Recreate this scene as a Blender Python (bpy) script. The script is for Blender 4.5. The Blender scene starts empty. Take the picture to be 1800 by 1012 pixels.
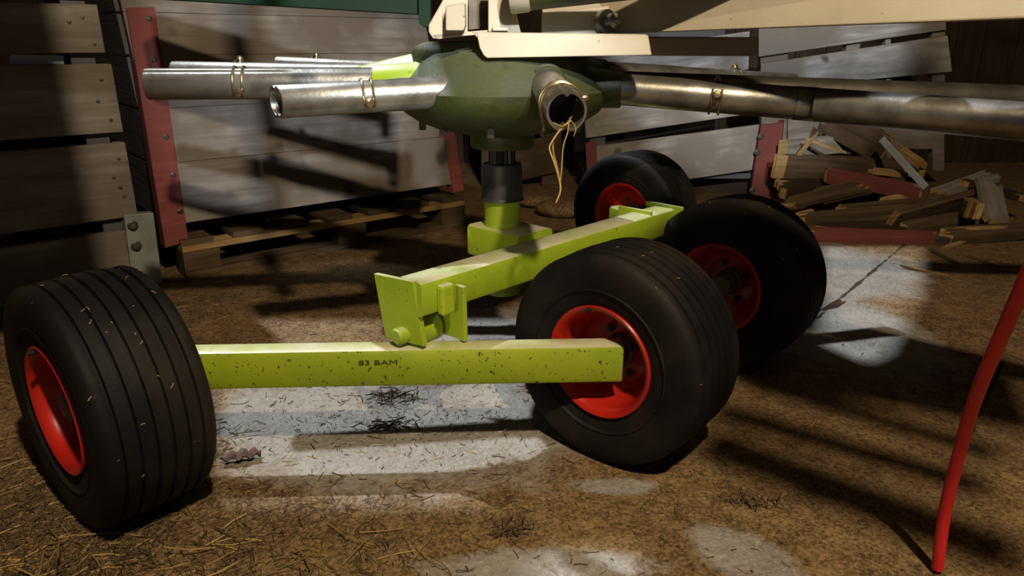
import bpy, bmesh, math, random
from mathutils import Vector, Matrix
random.seed(7)
SC = bpy.context.scene
COL = SC.collection
V = Vector
# ------------------------------------------------------------------ camera
F, CAMH, PITCH = 1250.0, 0.84, 0.3316          # focal length in pixels of an 1800 px wide frame
cd = bpy.data.cameras.new('camera'); cam = bpy.data.objects.new('camera', cd); COL.objects.link(cam)
cam.location = (0, 0, CAMH); cam.rotation_euler = (math.pi/2 - PITCH, 0, 0)
cd.sensor_width = 36; cd.lens = 36*F/1800; cd.clip_start = .02; cd.clip_end = 100
SC.camera = cam
CP, SP = math.cos(PITCH), math.sin(PITCH)
CAM = V((0, 0, CAMH))
def ray(px, py):
    b = (506-py)/F
    return V(((px-900)/F, CP+b*SP, -SP+b*CP))
def atd(px, py, d): return CAM + ray(px, py)*d                      # at a distance along the view axis
def atz(px, py, z): r = ray(px, py); return CAM + r*((z-CAMH)/r.z)    # on a level plane
def aty(px, py, y): r = ray(px, py); return CAM + r*(y/r.y)           # on an upright plane facing the camera
def atp(px, py, P0, N):
    r = ray(px, py); return CAM + r*((P0-CAM).dot(N)/r.dot(N))
# ------------------------------------------------------------------ materials
def mat(name, col, rough=.6, metal=0, col2=None, scale=12, lo=.42, hi=.62, bump=0, bscale=60, spots=None, uv=False, dust=None, stretch=(1,1,1), detail=6, spec=.5, spot_scale=70, spot_lo=.66, extra=None):
    m = bpy.data.materials.new(name); m.use_nodes = True
    nt = m.node_tree; N = nt.nodes; L = nt.links
    b = N['Principled BSDF']; b.inputs['Roughness'].default_value = rough; b.inputs['Metallic'].default_value = metal
    b.inputs['Specular IOR Level'].default_value = spec
    tc = N.new('ShaderNodeTexCoord'); mp = N.new('ShaderNodeMapping'); oi = N.new('ShaderNodeObjectInfo')
    L.new(tc.outputs['UV' if uv else 'Object'], mp.inputs['Vector'])
    sc = N.new('ShaderNodeVectorMath'); sc.operation = 'SCALE'; sc.inputs[0].default_value = (37, 53, 19)
    L.new(oi.outputs['Random'], sc.inputs['Scale']); L.new(sc.outputs[0], mp.inputs['Location'])
    mp.inputs['Scale'].default_value = stretch
    def noise(s, d=detail, r=.55):
        n = N.new('ShaderNodeTexNoise'); n.inputs['Scale'].default_value = s; n.inputs['Detail'].default_value = d; n.inputs['Roughness'].default_value = r
        L.new(mp.outputs[0], n.inputs['Vector']); return n
    def ramp(src, a, c):
        r = N.new('ShaderNodeMapRange'); r.inputs[1].default_value = a; r.inputs[2].default_value = c; L.new(src, r.inputs[0]); return r.outputs[0]
    def mix(f, a, c):
        x = N.new('ShaderNodeMix'); x.data_type = 'RGBA'
        L.new(f, x.inputs[0])
        for s, v in ((6, a), (7, c)):
            if isinstance(v, tuple): x.inputs[s].default_value = (*v, 1)
            else: L.new(v, x.inputs[s])
        return x.outputs[2]
    cur = col
    if col2: cur = mix(ramp(noise(scale).outputs[0], lo, hi), col, col2)
    if spots: cur = mix(ramp(noise(spot_scale, 3).outputs[0], spot_lo, spot_lo+.04), cur, spots)
    if dust:
        g = N.new('ShaderNodeNewGeometry'); sx = N.new('ShaderNodeSeparateXYZ'); L.new(g.outputs['Normal'], sx.inputs[0])
        mm = N.new('ShaderNodeMath'); mm.operation = 'MULTIPLY'
        L.new(ramp(sx.outputs[2], .55, .95), mm.inputs[0]); L.new(ramp(noise(9).outputs[0], .25, .7), mm.inputs[1])
        cur = mix(mm.outputs[0], cur, dust)
    if extra: cur = extra(nt, mix, ramp, noise, cur)
    if isinstance(cur, tuple): b.inputs['Base Color'].default_value = (*cur, 1)
    else: L.new(cur, b.inputs['Base Color'])
    if bump:
        bp = N.new('ShaderNodeBump'); bp.inputs['Strength'].default_value = bump; bp.inputs['Distance'].default_value = .01
        L.new(noise(bscale, 5).outputs[0], bp.inputs['Height']); L.new(bp.outputs[0], b.inputs['Normal'])
    return m
M = {}
M['lime'] = mat('lime_paint', (.30, .405, .022), .38, 0, (.24, .345, .018), 5, bump=.05, bscale=90, spots=(.07, .055, .015), spot_scale=95, spot_lo=.685, dust=(.60, .56, .46))
M['limebeam'] = mat('speckled_lime_paint', (.32, .405, .022), .4, 0, (.26, .345, .02), 6, bump=.05, spots=(.06, .045, .01), spot_scale=115, spot_lo=.632, dust=(.60, .55, .44))
M['hub'] = mat('hub_green', (.038, .050, .009), .48, 0, (.020, .027, .007), 9, bump=.12, bscale=70, spots=(.03, .025, .012), spot_scale=60, dust=(.17, .18, .13))
M['dkgreen'] = mat('dark_green_paint', (.003, .026, .010), .6, 0, (.0025, .020, .008), 6, spec=.2)
M['cream'] = mat('cream_paint', (.44, .395, .30), .5, 0, (.38, .335, .25), 5, bump=.05, spots=(.2, .15, .09), spot_scale=50, spot_lo=.7)
M['galv'] = mat('galvanised_steel', (.34, .33, .305), .34, .75, (.20, .19, .16), 14, bump=.06, bscale=80, stretch=(1, 1, 1))
M['dullsteel'] = mat('dull_steel', (.10, .09, .075), .5, .6, (.06, .05, .04), 10, bump=.05)
M['clip'] = mat('brass_coloured_wire', (.50, .40, .22), .3, .9, (.32, .26, .15), 30)
M['dark'] = mat('dark_inside', (.004, .004, .004), .9)
M['rubber'] = mat('tyre_rubber', (.0055, .0055, .0070), .66, 0, (.024, .019, .0135), 6, .42, .72, bump=.1, bscale=120, spots=(.17, .14, .10), spot_scale=55, spot_lo=.74, spec=.18)
M['boot'] = mat('rubber_boot', (.022, .024, .03), .5, 0, (.03, .033, .04), 10)
M['black'] = mat('black_shaft', (.02, .02, .022), .35, .3)
M['red'] = mat('red_rim_paint', (.46, .016, .008), .33, 0, (.36, .013, .008), 8, bump=.04, spots=(.15, .02, .01), spot_scale=50, spot_lo=.72)
M['hose'] = mat('red_hose', (.72, .022, .030), .4, 0, (.60, .015, .022), 10)
def wood(name, a, c, dark=(.05, .04, .03), knot=.72, **k):
    def knots(nt, mix, ramp, noise, cur):
        # broad stains that ignore the grain, and a few dark knots
        oc = nt.nodes.new('ShaderNodeTexNoise'); oc.inputs['Scale'].default_value = 3.2; oc.inputs['Detail'].default_value = 4
        tc = nt.nodes.new('ShaderNodeTexCoord'); nt.links.new(tc.outputs['Object'], oc.inputs['Vector'])
        cur = mix(ramp(oc.outputs[0], .44, .60), cur, c)
        oc2 = nt.nodes.new('ShaderNodeTexNoise'); oc2.inputs['Scale'].default_value = 5; oc2.inputs['Detail'].default_value = 1
        nt.links.new(tc.outputs['Object'], oc2.inputs['Vector'])
        return mix(ramp(oc2.outputs[0], knot, knot+.05), cur, dark)
    return mat(name, a, .8, 0, c, 1.0, .35, .68, bump=.25, bscale=2.2, uv=True, stretch=(3, 34, 1), extra=knots, spec=.25, **k)
M['wgrey'] = wood('weathered_grey_wood', (.27, .245, .22), (.15, .12, .095), knot=.70)
M['wlight'] = wood('bleached_wood', (.40, .38, .36), (.20, .175, .15))
M['wbrown'] = wood('brown_wood', (.12, .078, .043), (.055, .035, .018))
M['wpale'] = wood('fresh_broken_wood', (.42, .27, .11), (.25, .15, .055))
M['wdark'] = wood('dark_wall_wood', (.050, .028, .015), (.026, .015, .009))
M['wshade'] = wood('shaded_blue_grey_wood', (.12, .12, .13), (.08, .08, .09))  # darker, bluer copy of the grey wood; shade mixed into the colour
M['wred'] = wood('red_painted_wood', (.24, .062, .058), (.15, .04, .036))
M['greypost'] = mat('grey_painted_steel', (.27, .28, .26), .5, .2, (.20, .21, .19), 12, spots=(.10, .08, .05), spot_scale=40)
M['hubcap'] = mat('dull_grey_cap', (.13, .12, .09), .5, .2, (.07, .06, .045), 20)
M['straw'] = mat('straw', (.42, .29, .09), .6, 0, (.24, .155, .05), 3)
M['dullstraw'] = mat('dull_straw', (.16, .098, .03), .7, 0, (.08, .05, .016), 3)
M['wstraw'] = mat('bleached_straw', (.60, .56, .46), .6, 0, (.45, .40, .30), 3)
M['chaff'] = mat('dark_chaff', (.11, .07, .025), .8, 0, (.05, .03, .012), 5)
M['leaf'] = mat('dead_leaf', (.10, .05, .035), .7, 0, (.05, .025, .02), 30)
M['bluegrey'] = mat('galvanised_plate', (.45, .50, .55), .4, .4, (.38, .42, .47), 20)
M['ink'] = mat('stamp_ink', (.05, .06, .012), .6)
def floor_extra(nt, mix, ramp, noise, cur):
    N, L = nt.nodes, nt.links
    tc = N.new('ShaderNodeTexCoord'); sx = N.new('ShaderNodeSeparateXYZ'); L.new(tc.outputs['Object'], sx.inputs[0])
    def math_(op, a, b):
        n = N.new('ShaderNodeMath'); n.operation = op
        for i, v in enumerate((a, b)):
            if isinstance(v, (int, float)): n.inputs[i].default_value = v
            elif v is not None: L.new(v, n.inputs[i])
        return n.outputs[0]
    X, Y = sx.outputs[0], sx.outputs[1]
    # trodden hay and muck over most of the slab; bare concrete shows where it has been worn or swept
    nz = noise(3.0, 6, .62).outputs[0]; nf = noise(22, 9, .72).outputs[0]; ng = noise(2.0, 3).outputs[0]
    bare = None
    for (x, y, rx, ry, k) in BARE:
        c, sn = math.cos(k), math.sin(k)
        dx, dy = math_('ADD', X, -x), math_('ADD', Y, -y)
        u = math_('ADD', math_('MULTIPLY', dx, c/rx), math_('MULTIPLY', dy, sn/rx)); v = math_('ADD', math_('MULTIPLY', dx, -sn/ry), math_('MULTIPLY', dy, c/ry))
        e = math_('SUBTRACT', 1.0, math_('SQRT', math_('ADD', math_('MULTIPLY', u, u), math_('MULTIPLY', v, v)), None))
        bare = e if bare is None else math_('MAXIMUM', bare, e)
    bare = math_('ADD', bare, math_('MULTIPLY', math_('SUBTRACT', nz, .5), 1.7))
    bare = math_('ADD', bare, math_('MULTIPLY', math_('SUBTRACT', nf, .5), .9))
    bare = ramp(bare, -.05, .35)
    dirt = mix(ramp(nf, .36, .66), (.11, .062, .022), (.27, .165, .070))
    dirt = mix(ramp(ng, .4, .65), dirt, mix(ramp(nf, .4, .66), (.07, .040, .014), (.21, .128, .052)))
    n3 = noise(150, 6, .75).outputs[0]
    dirt = mix(ramp(n3, .50, .66), dirt, (.31, .205, .105)); dirt = mix(ramp(n3, .48, .36), dirt, (.03, .017, .006))
    cur = mix(ramp(n3, .52, .62), cur, (.345, .32, .29)); cur = mix(ramp(n3, .44, .30), cur, (.13, .11, .09))
    cur = mix(ramp(nf, .56, .70), cur, (.16, .125, .085))
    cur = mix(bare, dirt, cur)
    # dirt-filled joints between the slabs
    for (x0, y0, x1, y1) in JOINTS:
        dx, dy = x1-x0, y1-y0; ln = math.hypot(dx, dy); nx, ny = -dy/ln, dx/ln
        dd = math_('ABSOLUTE', math_('ADD', math_('ADD', math_('MULTIPLY', X, nx), math_('MULTIPLY', Y, ny)), -(x0*nx+y0*ny)), None)
        dd = math_('ADD', dd, math_('MULTIPLY', math_('SUBTRACT', noise(14, 3).outputs[0], .5), .03))
        al = math_('ADD', math_('ADD', math_('MULTIPLY', X, dx/ln/ln), math_('MULTIPLY', Y, dy/ln/ln)), -(x0*dx+y0*dy)/ln/ln)
        al = math_('ABSOLUTE', math_('ADD', al, -.5), None)
        dm = math_('MULTIPLY', ramp(dd, .007, .003), ramp(al, .62, .5))
        cur = mix(dm, cur, (.035, .025, .015))
    return cur
SHADOW_STRIPES = []  # floor lines to be shaded by the added overhead bars
for a, c, wd in (((1240, 775), (1800, 985), .060), ((1260, 720), (1740, 860), .036), ((1300, 665), (1760, 800), .030), ((1085, 572), (1800, 690), .21)):
    p, q = atz(*a, 0), atz(*c, 0); SHADOW_STRIPES.append((p.x, p.y, q.x, q.y, wd))
JOINTS = []
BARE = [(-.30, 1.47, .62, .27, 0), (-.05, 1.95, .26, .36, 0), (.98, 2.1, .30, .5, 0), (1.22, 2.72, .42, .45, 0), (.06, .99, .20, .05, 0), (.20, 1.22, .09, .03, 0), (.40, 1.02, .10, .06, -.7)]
for a, c in (((1590, 430), (1440, 555)), ((1760, 640), (1690, 790))):
    p, q = atz(*a, 0), atz(*c, 0); JOINTS.append((p.x, p.y, q.x, q.y))
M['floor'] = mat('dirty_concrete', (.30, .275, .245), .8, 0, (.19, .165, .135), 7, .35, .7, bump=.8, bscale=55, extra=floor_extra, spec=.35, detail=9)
# ------------------------------------------------------------------ mesh helpers
def link(o): COL.objects.link(o); return o
def wloc(o):
    p = V((0, 0, 0))
    while o: p = p + V(o.location); o = o.parent
    return p
def mesh_obj(name, bm, m, parent=None, origin=None, smooth=False, bevel=0, label=None, rec=True):
    """bm is in world coordinates; origin is where the object's own origin goes (no rotations are used on parents)"""
    if rec: bmesh.ops.recalc_face_normals(bm, faces=bm.faces[:])
    pw = wloc(parent) if parent else V((0, 0, 0))
    org = V(origin) if origin is not None else (pw if parent else bm_center(bm))
    bmesh.ops.translate(bm, verts=bm.verts[:], vec=-org)
    me = bpy.data.meshes.new(name); bm.to_mesh(me); bm.free()
    ms = m if isinstance(m, (list, tuple)) else [m]
    for x in ms: me.materials.append(x)
    if smooth:
        me.polygons.foreach_set('use_smooth', [True]*len(me.polygons))
    o = link(bpy.data.objects.new(name, me)); o.location = org - pw
    if parent: o.parent = parent
    if smooth:
        try: me.set_sharp_from_angle(angle=math.radians(38))
        except Exception: pass
    if bevel:
        b = o.modifiers.new('bevel', 'BEVEL'); b.width = bevel; b.segments = 2; b.limit_method = 'ANGLE'
    if label: o['label'] = label
    return o
def bm_center(bm):
    xs = [v.co for v in bm.verts]
    return V(((min(v.x for v in xs)+max(v.x for v in xs))/2, (min(v.y for v in xs)+max(v.y for v in xs))/2, min(v.z for v in xs)))
def tag(o, label, cat, group=None, kind=None):
    if label: o['label'] = label
    if cat: o['category'] = cat
    if group: o['group'] = group
    if kind: o['kind'] = kind
    return o
def thing(name, loc, label, cat, group=None):
    o = link(bpy.data.objects.new(name, None)); o.location = loc; o.empty_display_size = .1
    return tag(o, label, cat, group)
def B(): return bmesh.new()
def hexa(bm, P, uvl=None):
    """eight corners: bottom ring 0-3 then top ring 4-7"""
    vs = [bm.verts.new(p) for p in P]
    lay = bm.loops.layers.uv.verify()
    lens = [(vs[0].co-vs[1].co).length, (vs[1].co-vs[2].co).length, (vs[0].co-vs[4].co).length]
    off = random.random()*20
    loc = [(0, 0, 0), (1, 0, 0), (1, 1, 0), (0, 1, 0), (0, 0, 1), (1, 0, 1), (1, 1, 1), (0, 1, 1)]
    for f in ((0, 3, 2, 1), (4, 5, 6, 7), (0, 1, 5, 4), (1, 2, 6, 5), (2, 3, 7, 6), (3, 0, 4, 7)):
        fc = bm.faces.new([vs[i] for i in f])
        for lp, i in zip(fc.loops, f):
            l = loc[i]; lp[lay].uv = (l[0]*lens[0]+off, l[1]*lens[1]+l[2]*lens[2]+off)
    return vs
def obox(bm, c, ax, ay, az, sx, sy, sz):
    c = V(c); X, Y, Z = V(ax).normalized()*sx/2, V(ay).normalized()*sy/2, V(az).normalized()*sz/2
    hexa(bm, [c-X-Y-Z, c+X-Y-Z, c+X+Y-Z, c-X+Y-Z, c-X-Y+Z, c+X-Y+Z, c+X+Y+Z, c-X+Y+Z])
def bar(bm, p, q, w, h, up=(0, 0, 1)):
    p, q = V(p), V(q); x = (q-p); z = V(up); y = z.cross(x).normalized(); z = x.cross(y).normalized()
    obox(bm, (p+q)/2, x, y, z, x.length, w, h)
def quadplank(bm, quad, back):
    """front face given by four world points (bl, br, tr, tl); back is the thickness vector"""
    bl, br, tr, tl = [V(q) for q in quad]; k = V(back)
    hexa(bm, [bl, br, br+k, bl+k, tl, tr, tr+k, tl+k])
def prism(bm, pts, k):
    a = [bm.verts.new(V(p)) for p in pts]; b = [bm.verts.new(V(p)+V(k)) for p in pts]; n = len(pts)
    bm.faces.new(a); bm.faces.new(b[::-1])
    for i in range(n): bm.faces.new((a[i], b[i], b[(i+1) % n], a[(i+1) % n]))
def frame(axis):
    a = V(axis).normalized(); r = V((0, 0, 1)) if abs(a.z) < .9 else V((1, 0, 0))
    x = r.cross(a).normalized(); return x, a.cross(x), a
def lathe(bm, c, axis, prof, n=48, closed=False):
    """prof: (radius, offset along axis)"""
    x, y, a = frame(axis); c = V(c); rings = []
    for r, t in prof:
        if r < 1e-6: rings.append([bm.verts.new(c+a*t)])
        else: rings.append([bm.verts.new(c+a*t+(x*math.cos(i*2*math.pi/n)+y*math.sin(i*2*math.pi/n))*r) for i in range(n)])
    pairs = list(zip(rings, rings[1:])) + ([(rings[-1], rings[0])] if closed else [])
    for p, q in pairs:
        for i in range(n):
            j = (i+1) % n
            if len(p) == 1 and len(q) == 1: continue
            if len(p) == 1: bm.faces.new((p[0], q[i], q[j]))
            elif len(q) == 1: bm.faces.new((p[i], p[j], q[0]))
            else: bm.faces.new((p[i], p[j], q[j], q[i]))
def cyl(bm, p, q, r, n=24, r2=None):
    p, q = V(p), V(q); L = (q-p).length
    lathe(bm, p, q-p, [(0, 0), (r, 0), (r if r2 is None else r2, L), (0, L)], n)
def sweep(bm, pts, r, n=8, cap=True):
    pts = [V(p) for p in pts]; rings = []
    up = None
    for i, p in enumerate(pts):
        t = (pts[min(i+1, len(pts)-1)]-pts[max(i-1, 0)]).normalized()
        if up is None: up = frame(t)[0]
        x = (up - t*up.dot(t)).normalized(); up = x; y = t.cross(x)
        rr = r[i] if isinstance(r, (list, tuple)) else r
        rings.append([bm.verts.new(p+(x*math.cos(k*2*math.pi/n)+y*math.sin(k*2*math.pi/n))*rr) for k in range(n)])
    for a, b in zip(rings, rings[1:]):
        for k in range(n): bm.faces.new((a[k], a[(k+1) % n], b[(k+1) % n], b[k]))
    if cap: bm.faces.new(rings[0][::-1]); bm.faces.new(rings[-1])
def smooth_path(pts, k=6):
    pts = [V(p) for p in pts]; out = []
    for i in range(len(pts)-1):
        a, b, c, d = pts[max(i-1, 0)], pts[i], pts[i+1], pts[min(i+2, len(pts)-1)]
        for j in range(k):
            t = j/k
            out.append(.5*((2*b)+(c-a)*t+(2*a-5*b+4*c-d)*t*t+(3*b-a-3*c+d)*t**3))
    return out+[pts[-1]]
def copy_tree(o, parent=None):
    c = o.copy(); COL.objects.link(c)
    if parent: c.parent = parent
    for ch in list(o.children): copy_tree(ch, c)
    return c
# ------------------------------------------------------------------ hay rake
POST = V((-.024, 1.74, 0))
rake = thing('hay_rake', POST, 'lime green hay rake rotor standing on four black wheels', 'hay rake')
def P(name, bm, m, parent=rake, **k): return mesh_obj(name, bm, m, parent, **k)
# --- wheels: rim > tyre, hub
YAW = .7075
NX = V((-math.sin(YAW), -math.cos(YAW), 0)); DX = V((math.cos(YAW), -math.sin(YAW), 0))
R = .2275
def tyre_profile():
    g = [-.066, -.040, -.0135, .0135, .040, .066]
    pr = [(.112, -.080), (.122, -.086), (.148, -.090), (.153, -.0955), (.156, -.0935), (.176, -.097), (.200, -.098), (.213, -.0945), (.2215, -.087), (.2250, -.080)]
    for x in g:
        rr = .2278 - .9*x*x
        pr += [(rr, x-.0038), (rr-.008, x-.0024), (rr-.008, x+.0024), (rr, x+.0038)]
    pr += [(r, -x) for r, x in reversed(pr[:10])]
    pr += [(.105, .06), (.105, -.06)]
    return pr
WC = [V((-.747, 1.180, R)), V((.232, 1.382, R)), V((.599, 1.844, R)), V((.470, 2.687, R))]
def make_wheel(C):
    bm = B()
    h = [(.028, .004), (.060, .004), (.078, .010), (.086, .020), (.090, .040), (.099, .050), (.102, .072), (.106, .083), (.113, .0905), (.1185, .093), (.1205, .090), (.1190, .082), (.110, .076), (.104, .050)]
    prof = h + [(r, -x) for r, x in reversed(h)]
    lathe(bm, C, NX, prof, 64, closed=True)
    w = P('wheel', bm, M['red'], origin=C, smooth=True)
    bm = B(); lathe(bm, C, NX, tyre_profile(), 96, closed=True)
    P('tyre', bm, M['rubber'], w, origin=C, smooth=True, label='black ribbed rubber tyre')
    bm = B(); lathe(bm, C, NX, [(0, -.05), (.030, -.05), (.036, -.03), (.036, .014), (.030, .018), (.029, .060), (.026, .070), (.016, .076), (0, .077)], 32)
    P('hub', bm, M['hubcap'], w, origin=C, smooth=True, label='grey hub with domed cap')
    for i in range(4):
        bm = B()
        a = i*math.pi/2+.5; o = C+(DX*math.cos(a)+V((0, 0, 1))*math.sin(a))*.052
        lathe(bm, o, NX, [(0, .004), (.009, .004), (.009, .013), (.005, .013), (.005, .019), (0, .019)], 6)
        P('wheel_nut', bm, M['dullsteel'], w, origin=C)
    bm = B(); o = C+NX*.082+(DX*-.25+V((0, 0, 1))).normalized()*.1105
    cyl(bm, o, o+NX*.02, .004, 10); P('valve_stem', bm, M['black'], w, origin=C)
    return w
w0 = make_wheel(WC[0])
for c in WC[1:]:
    w = copy_tree(w0, rake); w.location = c-POST
# --- tilting beams that carry two wheels each
def tube_box(bm, p, q, w, h, t=.005):
    """a closed-ended rectangular section, edges chamfered a little"""
    p, q = V(p), V(q); x = (q-p).normalized(); y = V((0, 0, 1)).cross(x).normalized(); z = x.cross(y)
    ch = .010
    sec = [(-w/2+ch, -h/2), (w/2-ch, -h/2), (w/2-ch*.3, -h/2+ch*.3), (w/2, -h/2+ch), (w/2, h/2-ch), (w/2-ch*.3, h/2-ch*.3), (w/2-ch, h/2), (-w/2+ch, h/2), (-w/2+ch*.3, h/2-ch*.3), (-w/2, h/2-ch), (-w/2, -h/2+ch), (-w/2+ch*.3, -h/2+ch*.3)]
    prism(bm, [p+y*a+z*b for a, b in sec], q-p)
bm = B(); tube_box(bm, (-.725, 1.291, .2275), (.222, 1.329, .2275), .052, .082)
beam = P('wheel_beam', bm, M['limebeam'], smooth=True)
bm = B(); tube_box(bm, (.70, 1.955, .2275), (.385, 2.60, .2275), .052, .082)
P('wheel_beam', bm, M['limebeam'], smooth=True)
for C, s in ((WC[0], -1), (WC[1], 1), (WC[2], -1), (WC[3], 1)):
    bm = B(); cyl(bm, C+NX*s*.035, C+NX*s*(.105 if C is WC[0] else .066), .020, 20); P('stub_axle', bm, M['dullsteel'], smooth=True)
# stamped letters on the beam
bx = V((1, .04, 0)).normalized()
def stamp(text, p, size):
    cu = bpy.data.curves.new('stamp', 'FONT'); cu.body = text; cu.size = size; cu.extrude = .0004
    o = bpy.data.objects.new('stamp', cu); COL.objects.link(o)
    dg = bpy.context.evaluated_depsgraph_get(); dg.update(); me = bpy.data.meshes.new_from_object(o.evaluated_get(dg))
    bpy.data.objects.remove(o)
    up = V((0, 0, 1)); out = bx.cross(up)
    me.transform(Matrix.Diagonal((1.65, 1, 1, 1))); me.transform(Matrix(((bx.x, up.x, out.x, p.x), (bx.y, up.y, out.y, p.y), (bx.z, up.z, out.z, p.z), (0, 0, 0, 1))))
    bm = B(); bm.from_mesh(me); bpy.data.meshes.remove(me)
    return bm
p0 = atp(630, 641, V((0, 1.2943, .2275)), V((-.04, 1, 0))) - V((0, .0012, 0))
P('stamped_number', stamp('83 BAM', p0, .0145), M['ink'], beam, label='small dark stamped characters', rec=False)
# --- axle tube between the two beams
TD = V((.695, .719, 0)).normalized(); TN = V((.719, -.695, 0))
TA, TB = V((-.198, 1.297, .37)), V((.420, 1.937, .37))
bm = B(); tube_box(bm, TA+V((0, 0, .005)), TB+V((0, 0, .005)), .074, .070); P('axle_tube', bm, M['lime'], smooth=True)
def endplate(c, zt, zb, k, n0=-.06, n1=.05, notch=False):
    bm = B(); a = c+TN*n0; b = c+TN*n1
    pts = [V((a.x, a.y, zb)), V((b.x, b.y, zb)), V((b.x, b.y, zt)), V((a.x, a.y, zt))]
    prism(bm, pts, TD*k); P('end_plate', bm, M['lime'], bevel=.0015)
bm = B(); prism(bm, [V((-.257, 1.330, .276)), V((-.174, 1.284, .276)), V((-.188, 1.279, .412)), V((-.272, 1.330, .412))], TD*.011); P('end_plate', bm, M['lime'], bevel=.0015)
bm = B(); c = TA+TD*.085; a = c-TN*.05; b = c+TN*.060
prism(bm, [V((a.x, a.y, .272)), V((b.x, b.y, .272)), V((b.x, b.y, .388)), V((a.x, a.y, .388))], TD*.010); P('end_plate', bm, M['lime'], bevel=.0015)
endplate(TB+TD*.002, .418, .21, .009, -.06, .058)
endplate(TB-TD*.10, .420, .215, -.009, -.075, .03)
bm = B(); c = TA+TD*.052+TN*.046
obox(bm, c+V((0, 0, -.001)), TD, TN, (0, 0, 1), .034, .020, .062); P('stop_lug', bm, M['lime'], bevel=.006)
for e, s in ((TA, 1), (TB, -1)):
    c = V((-.205, 1.318, .292)) if s == 1 else V((e.x, e.y, .268))
    bm = B(); lathe(bm, c-TD*s*.045, TD*s, [(0, .010), (.014, .010), (.018, .014), (.018, .045), (.031, .046), (.031, .105), (.027, .109), (.020, .110), (.020, .150), (0, .150)], 28)
    P('pivot_bush', bm, M['lime'], smooth=True)
# post bracket, post, boot, shaft
bm = B(); tube_box(bm, POST+V((0, 0, .37))-TN*.062, POST+V((0, 0, .37))+TN*.112, .125, .080); P('post_bracket', bm, M['lime'], smooth=True)
bm = B(); lathe(bm, POST, (0, 0, 1), [(0, .400), (.045, .400), (.045, .49), (0, .49)], 40); P('steering_post', bm, M['lime'], smooth=True)
bm = B(); lathe(bm, POST, (0, 0, 1), [(0, .232), (.044, .232), (.047, .242), (.047, .34), (0, .34)], 40); P('lower_sleeve', bm, M['lime'], smooth=True)
bm = B(); lathe(bm, POST, (0, 0, 1), [(.046, .4745), (.054, .4745), (.0535, .479), (.051, .482), (.050, .53), (.0495, .556), (.047, .563), (.030, .565), (.030, .56), (.045, .556)], 48, closed=True); P('rubber_boot', bm, M['boot'], smooth=True, label='black rubber boot over the post')
bm = B()
pr = []
n = 36
for i in range(n):
    r = .033 if i % 2 else .029; a = i*2*math.pi/n; pr.append(POST+V((math.cos(a)*r, math.sin(a)*r, .54)))
prism(bm, pr, (0, 0, .085)); P('splined_shaft', bm, M['black'])
# hub casting
bm = B()
lathe(bm, POST, (0, 0, 1), [(0, .602), (.074, .602), (.077, .606), (.077, .632), (.085, .636), (.120, .642), (.165, .654), (.200, .668), (.230, .688), (.242, .706), (.246, .722), (.247, .736), (.238, .746), (.212, .772), (.190, .798), (.165, .818), (.120, .830), (0, .832)], 72)
hub = P('rotor_hub', bm, M['hub'], smooth=True)
bm = B()
lathe(bm, POST+V((-.060, .055, 0)), (0, 0, 1), [(0, .755), (.156, .755), (.160, .775), (.160, .800), (.157, .818), (.145, .834), (.120, .843), (0, .846)], 72)
P('hub_cover', bm, M['hub'], smooth=True)
for i in range(10):
    a = i*2*math.pi/10+.2; o = POST+V((math.cos(a)*.19, math.sin(a)*.19, .655))
    bm = B(); lathe(bm, o, (0, 0, 1), [(0, -.008), (.009, -.008), (.009, .02), (0, .02)], 6); P('hub_bolt', bm, M['dullsteel'], hub)
# --- arms
def spring_clip(p, ax, r, side, parent, drop=.03, ang=.0):
    """double wire loop round the tube and a pin with a ring head; side is the outward direction of the pin"""
    p, ax, side = V(p), V(ax).normalized(), V(side).normalized()
    side = (side-ax*side.dot(ax)).normalized(); tn = ax.cross(side)
    bm = B(); rw = .0026; pts = []
    for s in (-1, 1):
        arc = []
        for k in range(15):
            a = -.35+k/14*3.5
            arc.append(p+ax*s*.010+(side*math.cos(a)+tn*math.sin(a))*(r+rw*.9))
        pts.append(arc)
    end = [pts[0][-1], pts[0][-1]-side*0-tn*drop*.6-ax*-.002, pts[0][-1]-tn*drop+ax*.010, pts[1][-1]-tn*drop*.6+ax*-.002, pts[1][-1]]
    path = pts[0]+smooth_path(end, 4)[1:-1]+pts[1][::-1]
    sweep(bm, path, rw, 8)
    c = mesh_obj('spring_clip', bm, M['clip'], parent, smooth=True, label='bent wire spring clip')
    bm = B(); lathe(bm, p, side, [(0, r-.007), (.0045, r-.007), (.0045, r+.004), (.009, r+.004), (.0095, r+.009), (.007, r+.015), (0, r+.016)], 16)
    mesh_obj('locking_pin', bm, M['clip'], parent, smooth=True)
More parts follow.
